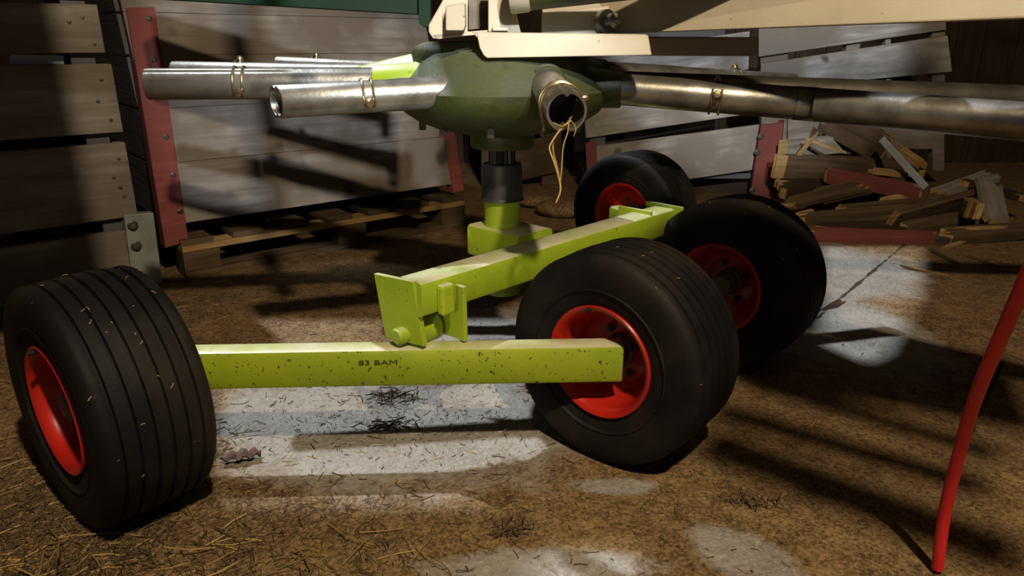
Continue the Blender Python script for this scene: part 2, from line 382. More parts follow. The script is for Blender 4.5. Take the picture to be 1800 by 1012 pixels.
def socket(p, q, r=.035, t=.005, notch=True, m='galv', ridges=False, name='arm_socket', skew=0):
    """open steel tube from the hub (p) to its free end (q), a key notch rolled in at top and bottom of the mouth"""
    p, q = V(p), V(q); x, y, a = frame(q-p); L = (q-p).length; n = 64
    bm = B(); rings = []
    def rad(ro, i, f):
        th = i*2*math.pi/n; d = 0
        for c0 in (math.pi/2, -math.pi/2):
            dd = abs((th-c0+math.pi) % (2*math.pi)-math.pi)
            d += .006*math.exp(-(dd/.15)**2)*f
        if ridges:
            for c0 in (math.pi/2+.45, math.pi/2-.15, math.pi/2-.6):
                dd = abs((th-c0+math.pi) % (2*math.pi)-math.pi); d += .0035*math.exp(-(dd/.09)**2)*(.3+.7*f)
        return ro-d
    st = [(r, 0, 0), (r, L*.35, 0), (r, L*.42, 1), (r, L-.002, 1), (r-.001, L, 1), (r-t, L, 1), (r-t, L*.42, 1), (r-t, L*.3, 0), (0, L*.3, 0)]
    for ro, l, f in st:
        if ro == 0: rings.append([bm.verts.new(p+a*l)]); continue
        ring = []
        for i in range(n):
            off = (x*math.cos(i*2*math.pi/n)+y*math.sin(i*2*math.pi/n))*rad(ro, i, f if notch else 0)
            ring.append(bm.verts.new(p+a*(l-(skew*off.dot(V((0, -1, 0))) if l > L*.9 else 0))+off))
        rings.append(ring)
    for A, Bq in zip(rings, rings[1:]):
        for i in range(n):
            j = (i+1) % n
            bm.faces.new((A[i], A[j], Bq[0])) if len(Bq) == 1 else bm.faces.new((A[i], A[j], Bq[j], Bq[i]))
    return P(name, bm, M[m], smooth=True)
up = V((0, 0, 1))
def lerp(a, b, t): return V(a)*(1-t)+V(b)*t
AR = {}
def arm(k, a, b, clip=.5, side=(0, -1, .2), drop=.03, **kw):
    p, q = atd(*a), atd(*b); s = socket(p, q, **kw); AR[k] = (p, q)
    spring_clip(lerp(p, q, clip), q-p, kw.get('r', .035), side, s, drop)
    return s
arm('front_left', (815, 160, 1.53), (485, 179, 1.43), .53, (0, -1, -.25), .03, r=.0335, skew=.42)
arm('left', (660, 146, 1.64), (260, 148, 1.58), .60, (0, -1, -.45), ridges=True)
arm('front', (962, 150, 1.50), (996, 196, 1.19), .74, (1, 0, .2), .04)
arm('back_left', (680, 136, 1.95), (307, 130, 1.95), .69, (0, .2, 1))
arm('far_left', (700, 128, 2.2), (488, 119, 2.2), .68, (0, .2, 1))
arm('back_right', (1060, 130, 2.05), (1393, 149, 2.2), .68, (0, .3, 1))
# arms with their tine bar pushed in
s = arm('right', (1090, 157, 1.63), (1397, 181, 1.555), .56, (0, -1, .15), .05, notch=False)
p, q = AR['right']; dr = (q-p).normalized()
bm = B(); lathe(bm, q, dr, [(0, -.02), (.036, -.0), (.036, .048), (.0335, .053), (.0335, .3), (0, .3)], 48); P('arm_collar', bm, M['galv'], smooth=True)
bm = B(); e = atd(1830, 216, 1.29); e2 = e+(e-q).normalized()*.5; o = q+(e-q).normalized()*.05
lathe(bm, o, e2-o, [(0, 0), (.0352, 0), (.0352, (e2-o).length), (0, (e2-o).length)], 48); P('tine_arm', bm, M['galv'], smooth=True)
bm = B(); g0, g1 = atd(1090, 150, 1.86), atd(1820, 176, 1.80); g1 = g1+(g1-g0)*.35
lathe(bm, g0, g1-g0, [(0, 0), (.036, 0), (.036, (g1-g0).length), (0, (g1-g0).length)], 40); P('tine_arm', bm, M['dullsteel'], smooth=True)
# cast roots on the hub
for k, r in (('left', .041), ('right', .042), ('front_left', .041), ('front', .042), ('back_left', .040), ('back_right', .040), ('far_left', .040)):
    p, q = AR[k]; d = (q-p).normalized(); bm = B()
    o = p-d*.16; L = .165 if k != 'front_left' else .155
    lathe(bm, o, d, [(0, 0), (r+.012, 0), (r+.004, .09), (r, L-.004), (r-.002, L), (0, L)], 32); P('socket_root', bm, M['hub'] if k not in ('left', 'far_left') else M['lime'], smooth=True)
# gusset from the hub cover down to the left socket
a_, b_, c_ = atd(724, 97, 1.66), atd(600, 126, 1.68), atd(735, 132, 1.62)
bm = B(); prism(bm, [a_, b_, c_], V((0, .012, .004))); P('gusset_plate', bm, M['lime'], bevel=.001)
# --- frame carried above the rotor
def pxpoly(pts, d, k): bm = B(); prism(bm, [atd(x, y, d) for x, y in pts], k); return bm
DV = V((0, CP, -SP)); DV2 = V((0, 1, 0))
bm = pxpoly([(778, -60), (778, 0), (753, 44), (753, 56), (760, 67), (772, 69), (790, 66), (822, 60), (822, 14), (828, -60)], 1.50, DV2*.012)
fb = P('frame_bracket', bm, M['cream'], bevel=.003, label='cream painted bracket on the rotor head')
bm = B(); q = [atd(760, 68, 1.50), atd(893, 57, 1.50), atd(893, 50, 1.50), atd(760, 60, 1.50)]; quadplank(bm, q, DV2*.16); mesh_obj('base_flange', bm, M['cream'], fb, bevel=.002)
bm = pxpoly([(783, 10), (817, 4), (818, 44), (815, 54), (783, 54)], 1.46, DV2*.05); mesh_obj('lug', bm, M['cream'], fb, bevel=.003)
bm = pxpoly([(858, -60), (903, -60), (905, 0), (909, 30), (916, 58), (858, 56)], 1.49, DV2*.016); mesh_obj('side_plate', bm, M['cream'], fb, bevel=.002)
bm = pxpoly([(866, 45), (893, 49), (893, 54), (866, 54)], 1.47, DV2*.02); mesh_obj('nut', bm, M['cream'], fb, bevel=.001)
bm = pxpoly([(824, -60), (861, -60), (861, 49), (824, 52)], 1.60, DV2*.02); mesh_obj('back_plate', bm, M['dullsteel'], fb)
# bent channel under the bracket
bm = pxpoly([(828, 56), (838, 60), (843, 84), (850, 97), (856, 102), (1146, 97), (1140, 63), (1136, 60)], 1.47, DV2*.010)
P('front_channel', bm, M['cream'], bevel=.003)
bm = B(); q = [atd(836, 57, 1.47), atd(1138, 61, 1.47)]; prism(bm, [q[0], q[1], q[1]+DV2*.10, q[0]+DV2*.10], V((0, 0, -.008))); P('channel_web', bm, M['cream'])
bm = B(); bar(bm, atd(1100, 81, 1.66), atd(1328, 82, 1.66), .05, .042); P('cross_member', bm, M['cream'], bevel=.006)
# boom
b0, b1 = atd(955, 8, 1.62), atd(1850, -6, 1.18)
bm = B()
pts = [atd(952, 58, 1.56), atd(1080, 58, 1.545), atd(1830, 31, 1.16), atd(1830, -70, 1.16), atd(952, -190, 1.56)]
prism(bm, pts, V((.03, .085, 0))); boom = P('boom', bm, M['cream'], bevel=.004, label='cream painted boom running off to the right')
bm = pxpoly([(952, 22), (1070, 10), (1075, 62), (952, 58)], 1.535, DV2*.012); mesh_obj('joint_plate', bm, M['cream'], boom, bevel=.002)
o = atd(1066, 38, 1.525); bd = V((.55, -.84, .05)).normalized()
bm = B(); lathe(bm, o, bd, [(0, -.01), (.025, -.01), (.025, .004), (.011, .005), (.011, .012), (.016, .013), (.016, .028), (.008, .032), (.008, .04), (0, .042)], 28); mesh_obj('bolt', bm, M['galv'], boom, smooth=True)
cy0, cy1 = atd(905, -10, 1.44), atd(1500, -75, 1.36)
bm = B(); lathe(bm, cy0+(cy1-cy0).normalized()*.03, cy1-cy0, [(0, 0), (.034, 0), (.034, .7), (0, .7)], 40); P('hydraulic_cylinder', bm, M['hub'], smooth=True, label='green hydraulic cylinder above the boom')
bm = B(); lathe(bm, cy0-(cy1-cy0).normalized()*.01, cy1-cy0, [(0, 0), (.036, 0), (.037, .006), (.037, .034), (.034, .04), (0, .04)], 40); P('cylinder_collar', bm, M['cream'], smooth=True)
# dark green rail at the top left
bm = B(); pts = [atd(272, -2, 2.02), atd(748, 26, 2.08), atd(748, -70, 2.08), atd(250, -110, 2.02)]
prism(bm, pts, DV2*.07); P('guard_rail', bm, M['dkgreen'], bevel=.003)
bm = pxpoly([(735, -30), (757, -30), (757, 46), (746, 48), (736, 40)], 2.05, DV2*.03); P('rail_foot', bm, M['dkgreen'], bevel=.002)
# unseen bars and panel added above the rotor, placed to cast shadows
LAMP = V((.50, -.42, 2.6))
def between(x, y, z, t): return LAMP.lerp(V((x, y, z)), t)
c0 = between(-1.46, 2.40, .45, .55)
bm = B(); quadplank(bm, [V((c0.x-1.1, c0.y-.15, .97)), V((c0.x, c0.y, .97)), V((c0.x, c0.y, 2.0)), V((c0.x-1.1, c0.y-.15, 2.0))], (0, .012, 0)); P('shade_panel', bm, M['boot'], label='dark panel added overhead to shade the left crate')  # added blocker, keeps the work lamp off the left crate
c1 = between(-.99, 2.78, .6, .55)
bm = B(); bar(bm, (c1.x, c1.y, .96), (c1.x, c1.y, 2.0), .035, .035, (0, 1, 0)); P('shade_upright', bm, M['dkgreen'])  # added blocker, throws the upright shadow band on the middle crate
for (x0, y0, x1, y1, wd) in SHADOW_STRIPES:
    p, q = between(x0, y0, 0, .5), between(x1, y1, 0, .5); bm = B(); bar(bm, p, q, wd, .03); P('shade_bar', bm, M['dkgreen'])  # added blockers, stripe the right floor and darken the rear wheel
bm = B(); bar(bm, (c0.x-1.1, c0.y, 2.0), (1.1, c0.y-.1, 2.0), .05, .05); P('top_rail', bm, M['dkgreen'])
# ------------------------------------------------------------------ crates along the left
U = V((.771, .637, 0)); W = V((-.637, .771, 0))           # along their fronts, and away behind them
FR = V((-1.126, 2.63, 0))                                  # a point on the floor line of the fronts
def onface(px, py, lean=0.0, k=0.0):
    """point on the (leaning) front face seen at a pixel -> (along, up)"""
    Wz = V((0, 0, 1))+W*lean; Nn = U.cross(Wz)
    p = atp(px, py, FR+W*k, Nn); d = p-FR-W*k
    return d.dot(U), d.z
def facept(u, z, lean=0.0, k=0.0): return FR+U*u+V((0, 0, z))+W*(lean*z+k)
LEAN = .28
def board(bm, u0, u1, z0, z1, lean, k0, th, dz=0.0):
    """level board on the crate front; dz lifts its right-hand end"""
    quadplank(bm, [facept(u0, z0, lean, k0), facept(u1, z0+dz, lean, k0), facept(u1, z1+dz, lean, k0), facept(u0, z1, lean, k0)], W*th)
# middle crate, on a pallet
uL = onface(327, 392, LEAN)[0]-.06; uR = onface(803, 330, LEAN)[0]
zb = onface(327, 392, LEAN)[1]
mid = thing('crate', facept((uL+uR)/2, .15, 0, .4), 'weathered grey crate with red corner posts standing on a low pallet', 'crate', 'wooden storage crates')
zs = [zb, onface(318, 285, LEAN)[1], onface(300, 190, LEAN)[1], onface(285, 97, LEAN)[1], onface(272, 22, LEAN)[1], 1.35]
wm = ['wgrey', 'wgrey', 'wgrey', 'wgrey', 'wgrey']
def CP_(bm, name, m, root, **k): return mesh_obj(name, bm, m, root, **k)
for i in range(5):
    bm = B(); board(bm, uL+.01, uR-.005, zs[i]+.0005, zs[i+1]-.0005, LEAN, .002*(i % 2), .025); CP_(bm, 'front_board', M[wm[i]], mid, bevel=.002)
for i in range(5):
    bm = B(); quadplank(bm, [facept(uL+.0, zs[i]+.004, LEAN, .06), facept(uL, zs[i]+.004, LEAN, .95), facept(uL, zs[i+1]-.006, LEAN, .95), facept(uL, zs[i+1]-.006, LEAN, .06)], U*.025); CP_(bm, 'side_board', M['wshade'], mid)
def post_px(quad, k0, th, m, root, name='corner_post', lean=LEAN):
    q = [facept(*onface(x, y, lean, k0), lean, k0) for x, y in quad]; bm = B(); quadplank(bm, q, W*th); return CP_(bm, name, M[m], root, bevel=.003)
# order bl, br, tr, tl
cp1 = post_px([(291, 436), (332, 424), (272, 12), (222, 14)], -.008, .07, 'wred', mid)
cp2 = post_px([(797, 338), (816, 334), (794, 200), (775, 200)], -.008, .05, 'wred', mid)
for x, y in ((262, 33), (271, 105), (292, 241), (305, 308), (317, 372)):
    bm = B(); u, z = onface(x, y, LEAN, -.01); o = facept(u, z, LEAN, -.006); lathe(bm, o, -W, [(0, 0), (.012, 0), (.012, .003), (.006, .006), (0, .006)], 8); mesh_obj('nail_head', bm, M['dullsteel'], cp1)
bm = B(); board(bm, uL+.02, uR-.02, zb+.0, zb+.03, LEAN, .03, .88); CP_(bm, 'bottom_board', M['wbrown'], mid)
# pallet
pu0, pu1 = -.13, 1.165
pal = thing('pallet', facept((pu0+pu1)/2, 0, 0, .4), 'low brown wooden pallet under the red posted crate', 'pallet')
for k0 in (.0, .33, .68):
    bm = B(); board(bm, pu0, pu1, 0, .022, 0, k0, .10); mesh_obj('bottom_runner', bm, M['wbrown'], pal, bevel=.002)
    for u0 in (pu0, .50, pu1-.13):
        bm = B(); board(bm, u0, u0+.135, .022, .100, 0, k0+.004, .10); mesh_obj('block', bm, M['wbrown'], pal, bevel=.003)
    bm = B(); board(bm, pu0, pu1, .100, .122, 0, k0, .10); mesh_obj('stringer', bm, M['wpale'] if k0 == 0 else M['wbrown'], pal, bevel=.002)
for i in range(7):
    u0 = pu0+i*(pu1-pu0-.12)/6
    bm = B(); quadplank(bm, [facept(u0, .122, 0, .012), facept(u0+.12, .122, 0, .012), facept(u0+.12, .144, 0, .012), facept(u0, .144, 0, .012)], W*.78); mesh_obj('deck_board', bm, M['wbrown'], pal, bevel=.002)
# left crate
lu1 = onface(243, 380)[0]; lu0 = lu1-1.25
lc = thing('crate', facept((lu0+lu1)/2, 0, 0, .3), 'dark grey crate with wide gapped boards behind the left wheel', 'crate', 'wooden storage crates')
def lz(x, y): return onface(x, y)[1]
segs = [(.02, lz(238, 402)), (lz(238, 380), lz(225, 250)), (lz(216, 232), lz(200, 112)), (lz(187, 93), lz(178, 8)), (lz(176, -6), 1.5)]
for i, (z0, z1) in enumerate(segs):
    e = [0, 0, .0, -.012, -.01][i]
    bm = B(); board(bm, lu0, lu1+e, z0, z1, 0, 0, .03); mesh_obj('front_board', bm, M['wgrey'], lc, bevel=.003)
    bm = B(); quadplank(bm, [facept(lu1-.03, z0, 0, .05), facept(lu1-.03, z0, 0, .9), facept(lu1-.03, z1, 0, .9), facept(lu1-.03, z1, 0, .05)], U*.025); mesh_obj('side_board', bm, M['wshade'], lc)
for u0 in (lu1-.11, lu0+.02):
    bm = B(); board(bm, u0, u0+.07, 0, 1.5, 0, .031, .07); mesh_obj('corner_post', bm, M['wshade'], lc)
bm = B(); board(bm, lu0+.02, lu1-.02, .1, .12, 0, .1, .75); mesh_obj('bottom_board', bm, M['wshade'], lc)
for x, y in ((122, 39), (145, 30), (166, 77), (178, 140), (172, 178), (195, 211), (209, 279), (200, 312), (212, 330), (218, 345)):
    u, z = onface(x, y); bm = B(); lathe(bm, facept(u, z, 0, .001), -W, [(0, 0), (.007, 0), (.006, .003), (0, .004)], 8); mesh_obj('nail_head', bm, M['dullsteel'], lc)
# small galvanised plate seen through the crate's gap
q = [facept(*onface(x, y, 0, .05), 0, .05) for x, y in ((14, 114), (113, 113), (112, 97), (18, 96))]
bm = B(); quadplank(bm, q, W*.02); mesh_obj('galvanised_plate', bm, M['bluegrey'], lc, label='pale blue grey plate in the gap between boards', bevel=.001)
# steel corner strap with two bolts
q = [facept(*onface(x, y, 0, -.02), 0, -.02) for x, y in ((234, 500), (286, 500), (270, 374), (218, 378))]
bm = B(); quadplank(bm, q, W*.045); sp = mesh_obj('corner_strap', bm, M['greypost'], lc, label='grey steel corner plate with two round bolts', bevel=.002)
for x, y in ((233, 396), (239, 432)):
    u, z = onface(x, y, 0, -.02); bm = B(); lathe(bm, facept(u, z, 0, -.02), -W, [(0, -.002), (.018, -.002), (.018, .004), (.013, .006), (.011, .016), (0, .018)], 20); mesh_obj('bolt', bm, M['dullsteel'], sp, smooth=True)
# ------------------------------------------------------------------ crates on the right
def yq(quad, y): return [aty(px, py, y) for px, py in quad]
def yplank(quad, y, th, m, root, name, bevel=.003, label=None):
    bm = B(); quadplank(bm, yq(quad, y), V((0, th, 0))); return mesh_obj(name, bm, M[m], root, bevel=bevel, label=label)
Y1 = 4.05
rc = thing('crate', V((.9, Y1+.4, 0)), 'bleached crate with a red corner post behind the two rear wheels', 'crate', 'wooden storage crates')
yplank([(1050, 338), (1322, 299), (1335, 219), (1042, 258)], Y1, .03, 'wlight', rc, 'front_board')
yplank([(1030, 243), (1312, 201), (1318, 128), (1026, 178)], Y1, .03, 'wlight', rc, 'front_board')
yplank([(1024, 172), (1316, 122), (1318, 55), (1020, 95)], Y1+.002, .03, 'wlight', rc, 'front_board')
yplank([(1050, 372), (1320, 352), (1322, 318), (1048, 350)], Y1+.10, .03, 'wdark', rc, 'bottom_runner')
yplank([(1318, 352), (1360, 352), (1378, 216), (1338, 220)], Y1-.03, .03, 'wred', rc, 'corner_post')
# the post's side flange turns away to the right
a, b_, c, d = yq([(1360, 352), (1360, 352), (1376, 214), (1376, 214)], Y1-.03)
bm = B(); k = V((.05, .11, 0)); hexa(bm, [a, a+k, a+k+V((-.02, .02, 0)), a+V((-.02, .02, 0)), d, d+k, d+k+V((-.02, .02, 0)), d+V((-.02, .02, 0))]); mesh_obj('post_flange', bm, M['wred'], rc, bevel=.003)
yplank([(1034, 345), (1052, 342), (1048, 248), (1029, 252)], Y1-.012, .03, 'wred', rc, 'corner_post')
for x, y in ((1337, 240), (1331, 268), (1322, 335)):
    bm = B(); lathe(bm, aty(x, y, Y1-.03), V((0, -1, 0)), [(0, -.002), (.018, -.002), (.018, .004), (.01, .008), (0, .008)], 8); mesh_obj('nail_head', bm, M['dullsteel'], rc)
for x in (1032,):
    a = aty(x, 360, Y1+.03); bm = B(); quadplank(bm, [V((a.x, Y1+.03, 0)), V((a.x+.09, Y1+.03, 0)), V((a.x+.09, Y1+.03, 1.0)), V((a.x, Y1+.03, 1.0))], V((0, .09, 0))); mesh_obj('inner_post', bm, M['wshade'], rc)
a = aty(1032, 300, Y1); b_ = aty(1330, 300, Y1)
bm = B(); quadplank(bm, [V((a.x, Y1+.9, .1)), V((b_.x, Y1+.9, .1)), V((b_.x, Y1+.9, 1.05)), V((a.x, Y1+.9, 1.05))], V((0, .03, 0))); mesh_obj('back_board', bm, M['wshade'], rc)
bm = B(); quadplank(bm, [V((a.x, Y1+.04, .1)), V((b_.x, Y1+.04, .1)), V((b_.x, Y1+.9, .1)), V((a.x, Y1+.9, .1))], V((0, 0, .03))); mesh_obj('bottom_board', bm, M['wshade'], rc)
# tilted broken crate further right
Y2 = 4.30
tc_ = thing('crate', V((2.1, Y2+.2, 0)), 'bleached tilted crate side with open slots by the dark wall', 'crate', 'wooden storage crates')
yplank([(1334, 100), (1664, 52), (1662, 38), (1334, 48)], Y2, .03, 'wlight', tc_, 'front_board')
yplank([(1336, 158), (1674, 126), (1666, 62), (1338, 112)], Y2-.004, .03, 'wlight', tc_, 'front_board')
yplank([(1385, 262), (1640, 262), (1648, 145), (1385, 178)], Y2+.01, .03, 'wgrey', tc_, 'front_board')
yplank([(1640, 300), (1660, 300), (1662, 45), (1638, 45)], Y2+.032, .05, 'wgrey', tc_, 'batten')
yplank([(1468, 300), (1492, 300), (1514, 60), (1490, 60)], Y2+.032, .05, 'wgrey', tc_, 'batten')
yplank([(1340, 330), (1382, 330), (1386, 60), (1336, 60)], Y2+.032, .05, 'wgrey', tc_, 'batten')
yplank([(1560, 300), (1568, 300), (1566, 50), (1556, 50)], Y2+.032, .05, 'wgrey', tc_, 'batten')
# crate in the gap behind the post
Y3 = 4.35
gc = thing('crate', V((.05, Y3+.3, 0)), 'brown crate in the dark gap behind the rotor post', 'crate', 'wooden storage crates')
yplank([(846, 332), (978, 303), (985, 236), (846, 262)], Y3, .03, 'wbrown', gc, 'front_board')
yplank([(846, 255), (986, 228), (990, 150), (846, 175)], Y3, .03, 'wbrown', gc, 'front_board')
for x0, x1 in ((846, 890), (952, 985)):
    a, b_ = aty(x0, 355, Y3), aty(x1, 355, Y3); bm = B(); quadplank(bm, [V((a.x, Y3+.03, 0)), V((b_.x, Y3+.03, 0)), V((b_.x, Y3+.03, .8)), V((a.x, Y3+.03, .8))], V((0, .08, 0))); mesh_obj('corner_post', bm, M['wbrown'], gc)
# ------------------------------------------------------------------ heap of broken boards
G = 'broken boards in the heap'
def stick(label, a, b, w, h, m, ups=(0, -.25, 1), name='broken_board', ragged=True, cat='board', pale=True):
    p, q = aty(*a), aty(*b); x = (q-p); L = x.length; x = x.normalized(); z = V(ups); y = z.cross(x).normalized(); z = x.cross(y).normalized()
    bm = B(); lay = bm.loops.layers.uv.verify(); off = random.random()*9
    n = 9; R0 = []
    for e, s in ((p, -1), (q, 1)):
        col = []
        for i in range(n):
            t = i/(n-1)-.5
            j = random.uniform(-.03, .05)*s if ragged else 0
            for hh in (-.5, .5): col.append((bm.verts.new(e+x*j+y*w*t+z*h*hh), t*w+hh*h, 0 if s < 0 else L))
        R0.append(col)
    def face(ids, mi=0):
        f = bm.faces.new([i[0] for i in ids]); f.material_index = mi
        for lp, i in zip(f.loops, ids): lp[lay].uv = (i[2]+off, i[1]+off)
    A, Bq = R0
    for i in range(n-1):
        for hh in (0, 1): face([A[2*i+hh], A[2*i+2+hh], Bq[2*i+2+hh], Bq[2*i+hh]])
        for col in (A, Bq): face([col[2*i], col[2*i+1], col[2*i+3], col[2*i+2]], 1)
    face([A[0], A[1], Bq[1], Bq[0]]); face([A[-2], A[-1], Bq[-1], Bq[-2]])
    o = mesh_obj(name, bm, [M[m], M['wpale'] if pale else M[m]])
    return tag(o, label, cat, G if cat == 'board' else None)
FRONT = (0, 1, .25)
stick('wide grey brown board lying level across the back of the heap', (1372, 292, 3.85), (1580, 300, 3.80), .025, .135, 'wbrown')
stick('red painted board with a splintered pale end under the metal bar', (1455, 308, 3.72), (1602, 336, 3.42), .06, .065, 'wred')
stick('short pale freshly split strip beside the metal bar', (1534, 300, 3.62), (1603, 307, 3.55), .05, .02, 'wpale')
stick('brown board with a pale lower edge sloping up beside the red post', (1388, 357, 3.45), (1512, 328, 3.55), .09, .022, 'wbrown')
stick('dark brown board resting just above the long red board', (1416, 386, 3.25), (1582, 372, 3.25), .05, .055, 'wbrown')
stick('long red board lying on the concrete in front of the heap', (1418, 411, 3.10), (1645, 420, 3.05), .07, .042, 'wred')
stick('thick yellowish plank sloping up to the right of the heap', (1577, 383, 3.18), (1716, 345, 3.45), .035, .085, 'wbrown', (0, -.6, 1))
stick('square ended stick pointing out of the right of the heap', (1712, 370, 3.12), (1690, 352, 3.6), .07, .07, 'wpale')
stick('grey board end leaning steeply at the right edge of the heap', (1752, 395, 3.18), (1738, 325, 3.42), .13, .022, 'wgrey', (0, -1, .3))
stick('dusty grey plank lying back at the far right of the heap', (1652, 342, 3.55), (1742, 310, 3.75), .10, .03, 'wgrey')
stick('brown board lying on the floor running off the right edge', (1668, 414, 3.06), (1840, 402, 3.14), .08, .045, 'wbrown')
stick('pale chip lying on the brown board at the right', (1694, 404, 3.08), (1755, 401, 3.10), .03, .012, 'wpale')
stick('small pale block wedged in the middle of the heap', (1560, 357, 3.42), (1586, 352, 3.42), .05, .05, 'wpale')
stick('dark board end tilted at the top of the heap below the steel arm', (1470, 215, 3.95), (1546, 258, 3.80), .05, .16, 'wbrown', (0, -.5, 1))
stick('thin splinter pointing left at the top of the heap', (1408, 268, 3.83), (1427, 244, 3.83), .02, .014, 'wpale')
stick('thin splinter sloping down to the right on the wide board', (1426, 246, 3.84), (1474, 264, 3.80), .02, .012, 'wpale')
stick('split yellow chunk behind the metal bar', (1588, 268, 3.75), (1618, 288, 3.65), .05, .035, 'wpale')
stick('brown board under the thick yellowish plank', (1590, 402, 3.15), (1705, 382, 3.28), .09, .03, 'wbrown')
stick('short dark board propped behind the long red board', (1440, 345, 3.52), (1560, 318, 3.62), .12, .03, 'wbrown')
stick('flat dark plank at the bottom of the heap', (1440, 398, 3.22), (1600, 396, 3.20), .12, .03, 'wdark')
stick('thin dark splinter lying alone on the bright concrete', (1600, 471, 2.66), (1650, 481, 2.60), .012, .008, 'wpale')
stick('dark splinter lying on the floor below the red board', (1634, 441, 2.93), (1680, 463, 2.74), .025, .014, 'wbrown')
stick('long thin splinter pointing right on the brown floor', (1690, 449, 2.87), (1755, 470, 2.68), .018, .010, 'wbrown')
stick('small dark offcut on the pale floor near the rear wheel', (1440, 555, 2.18), (1472, 534, 2.27), .03, .008, 'wdark')
stick('splintered pale stub sticking out at the left of the heap', (1392, 384, 3.36), (1416, 377, 3.36), .05, .02, 'wpale')
stick('fallen board lying level behind the red corner post', (1382, 262, 3.98), (1500, 250, 3.98), .03, .10, 'wgrey')
stick('brown board lying flat beneath the wide grey brown board', (1380, 330, 3.80), (1560, 326, 3.80), .16, .06, 'wdark')
stick('dark plank standing on edge at the back of the heap', (1400, 322, 3.92), (1600, 330, 3.88), .03, .22, 'wdark')
stick('narrow brown lath crossing the middle of the heap', (1480, 366, 3.30), (1640, 352, 3.40), .04, .025, 'wbrown')
stick('brown offcut with a pale end behind the thick yellowish plank', (1600, 358, 3.5), (1665, 348, 3.55), .06, .05, 'wbrown')
stick('dark lath sloping down at the right behind the grey board end', (1700, 322, 3.6), (1790, 345, 3.4), .05, .03, 'wdark')
stick('small pale splinter in front of the brown board at the right', (1660, 436, 2.95), (1684, 428, 3.0), .02, .012, 'wpale')
bm = B(); p, q = aty(1550, 244, 3.62), aty(1628, 330, 3.38)
bar(bm, p, q, .012, .034, (.6, -1, .4)); tag(mesh_obj('metal_bar', bm, M['bluegrey'], bevel=.002), 'blue grey flat metal bar leaning across the heap of boards', 'bar')
# ------------------------------------------------------------------ red hose, straw
pts = [atd(1845, 395, .795), atd(1803, 492, .86), atd(1762, 585, .93), atd(1722, 680, 1.00), atd(1700, 745, 1.05), atd(1680, 820, 1.10), atd(1660, 905, 1.15), atz(1648, 998, .010)]
bm = B(); sweep(bm, smooth_path([V(pts[0])*2-V(pts[2])]+pts, 6), .0095, 16); tag(mesh_obj('hose', bm, M['hose'], smooth=True), 'bright red hose hanging down to the floor at the right edge', 'hose')
def strand(bm, pts, r=.0012): sweep(bm, smooth_path(pts, 5), [r]*((len(pts)-1)*5)+[r*.4], 5)
bm = B()
strand(bm, [atd(1003, 212, 1.185), atd(985, 228, 1.18), atd(970, 250, 1.18), atd(966, 262, 1.18), atd(974, 285, 1.18), atd(983, 315, 1.185), atd(985, 336, 1.185), atd(977, 357, 1.185)], .0018)
strand(bm, [atd(1002, 214, 1.187), atd(978, 238, 1.187), atd(972, 262, 1.19), atd(981, 300, 1.19), atd(984, 325, 1.187)], .0014)
strand(bm, [atd(1000, 212, 1.183), atd(998, 232, 1.18), atd(990, 258, 1.18), atd(987, 300, 1.183), atd(984, 325, 1.186)], .0012)
strand(bm, [atd(1005, 205, 1.20), atd(990, 222, 1.178), atd(972, 215, 1.17)], .0012)
strand(bm, [atd(1000, 208, 1.19), atd(1012, 224, 1.178), atd(1008, 240, 1.176)], .0008)
tag(mesh_obj('straw_wisp', bm, M['straw'], smooth=True), 'wisp of pale straw hanging from the open front tube', 'straw')
def straw_field(name, n, where, lmin, lmax, rmin, rmax, zmax, m, label, cat, tilt=.25):
    bm = B(); k = 0
    while k < n:
        xy = where()
        if xy is None: continue
        k += 1
        x, y = xy; L = random.uniform(lmin, lmax)*random.choice((.4, .7, 1)); a = random.uniform(0, math.tau)
        r = random.uniform(rmin, rmax); z = r+random.random()**2*zmax; d = V((math.cos(a), math.sin(a), random.gauss(0, tilt)*.5))
        s = V((-d.y, d.x, 0)).normalized()*random.uniform(-.25, .25)*L
        c = V((x, y, z))
        P_ = [c-d*L/2, c+s*.4, c+d*L/2]
        for p in P_: p.z = max(p.z, r)
        rings = []
        t = (P_[2]-P_[0]).normalized(); u = t.cross(V((0, 0, 1))).normalized(); v = u.cross(t)
        for p in P_: rings.append([bm.verts.new(p+(u*math.cos(q)+v*math.sin(q))*r) for q in (1.57, 3.67, 5.76)])
        for A, Bq in zip(rings, rings[1:]):
            for i in range(3): bm.faces.new((A[i], A[(i+1) % 3], Bq[(i+1) % 3], Bq[i]))
    o = mesh_obj(name, bm, m, origin=(0, 0, 0)); return tag(o, label, cat, None, 'stuff')
def near_left():
    x, y = random.uniform(-1.15, .25), random.uniform(.62, 1.5)
    f = (1.28-.42*x) - y - .30*(x+.8)
    w = max(0, min(1, (-.02-x)*1.1))*max(0, min(1, (1.27-y)*2.6)) if x > -.62 else max(0, min(1, (1.5-y)*2))
    return (x, y) if random.random() < w else None
def sparse():
    x, y = random.uniform(-1.2, 1.1), random.uniform(.7, 2.9)
    if x > .5 and random.random() < .75: return None
    return (x, y)
def crate_foot():
    u, k = random.uniform(-.9, 1.4), random.uniform(-.75, .02); p = FR+U*u+W*k
    return (p.x, p.y)
straw_field('loose_straw', 420, near_left, .03, .13, .0006, .0013, .012, M['straw'], 'pale loose straw stalks on the floor around the left wheel', 'straw')
def front_left():
    x, y = random.uniform(-1.1, .05), random.uniform(.68, 1.15)
    return (x, y) if random.random() < max(.08, min(1, (-.12-x)*2))*max(.05, min(1, (1.08-y)*4)) else None
straw_field('long_straw', 130, front_left, .06, .17, .0011, .0020, .022, M['straw'], 'long bright straw stalks lying at the front left of the floor', 'straw', .3)
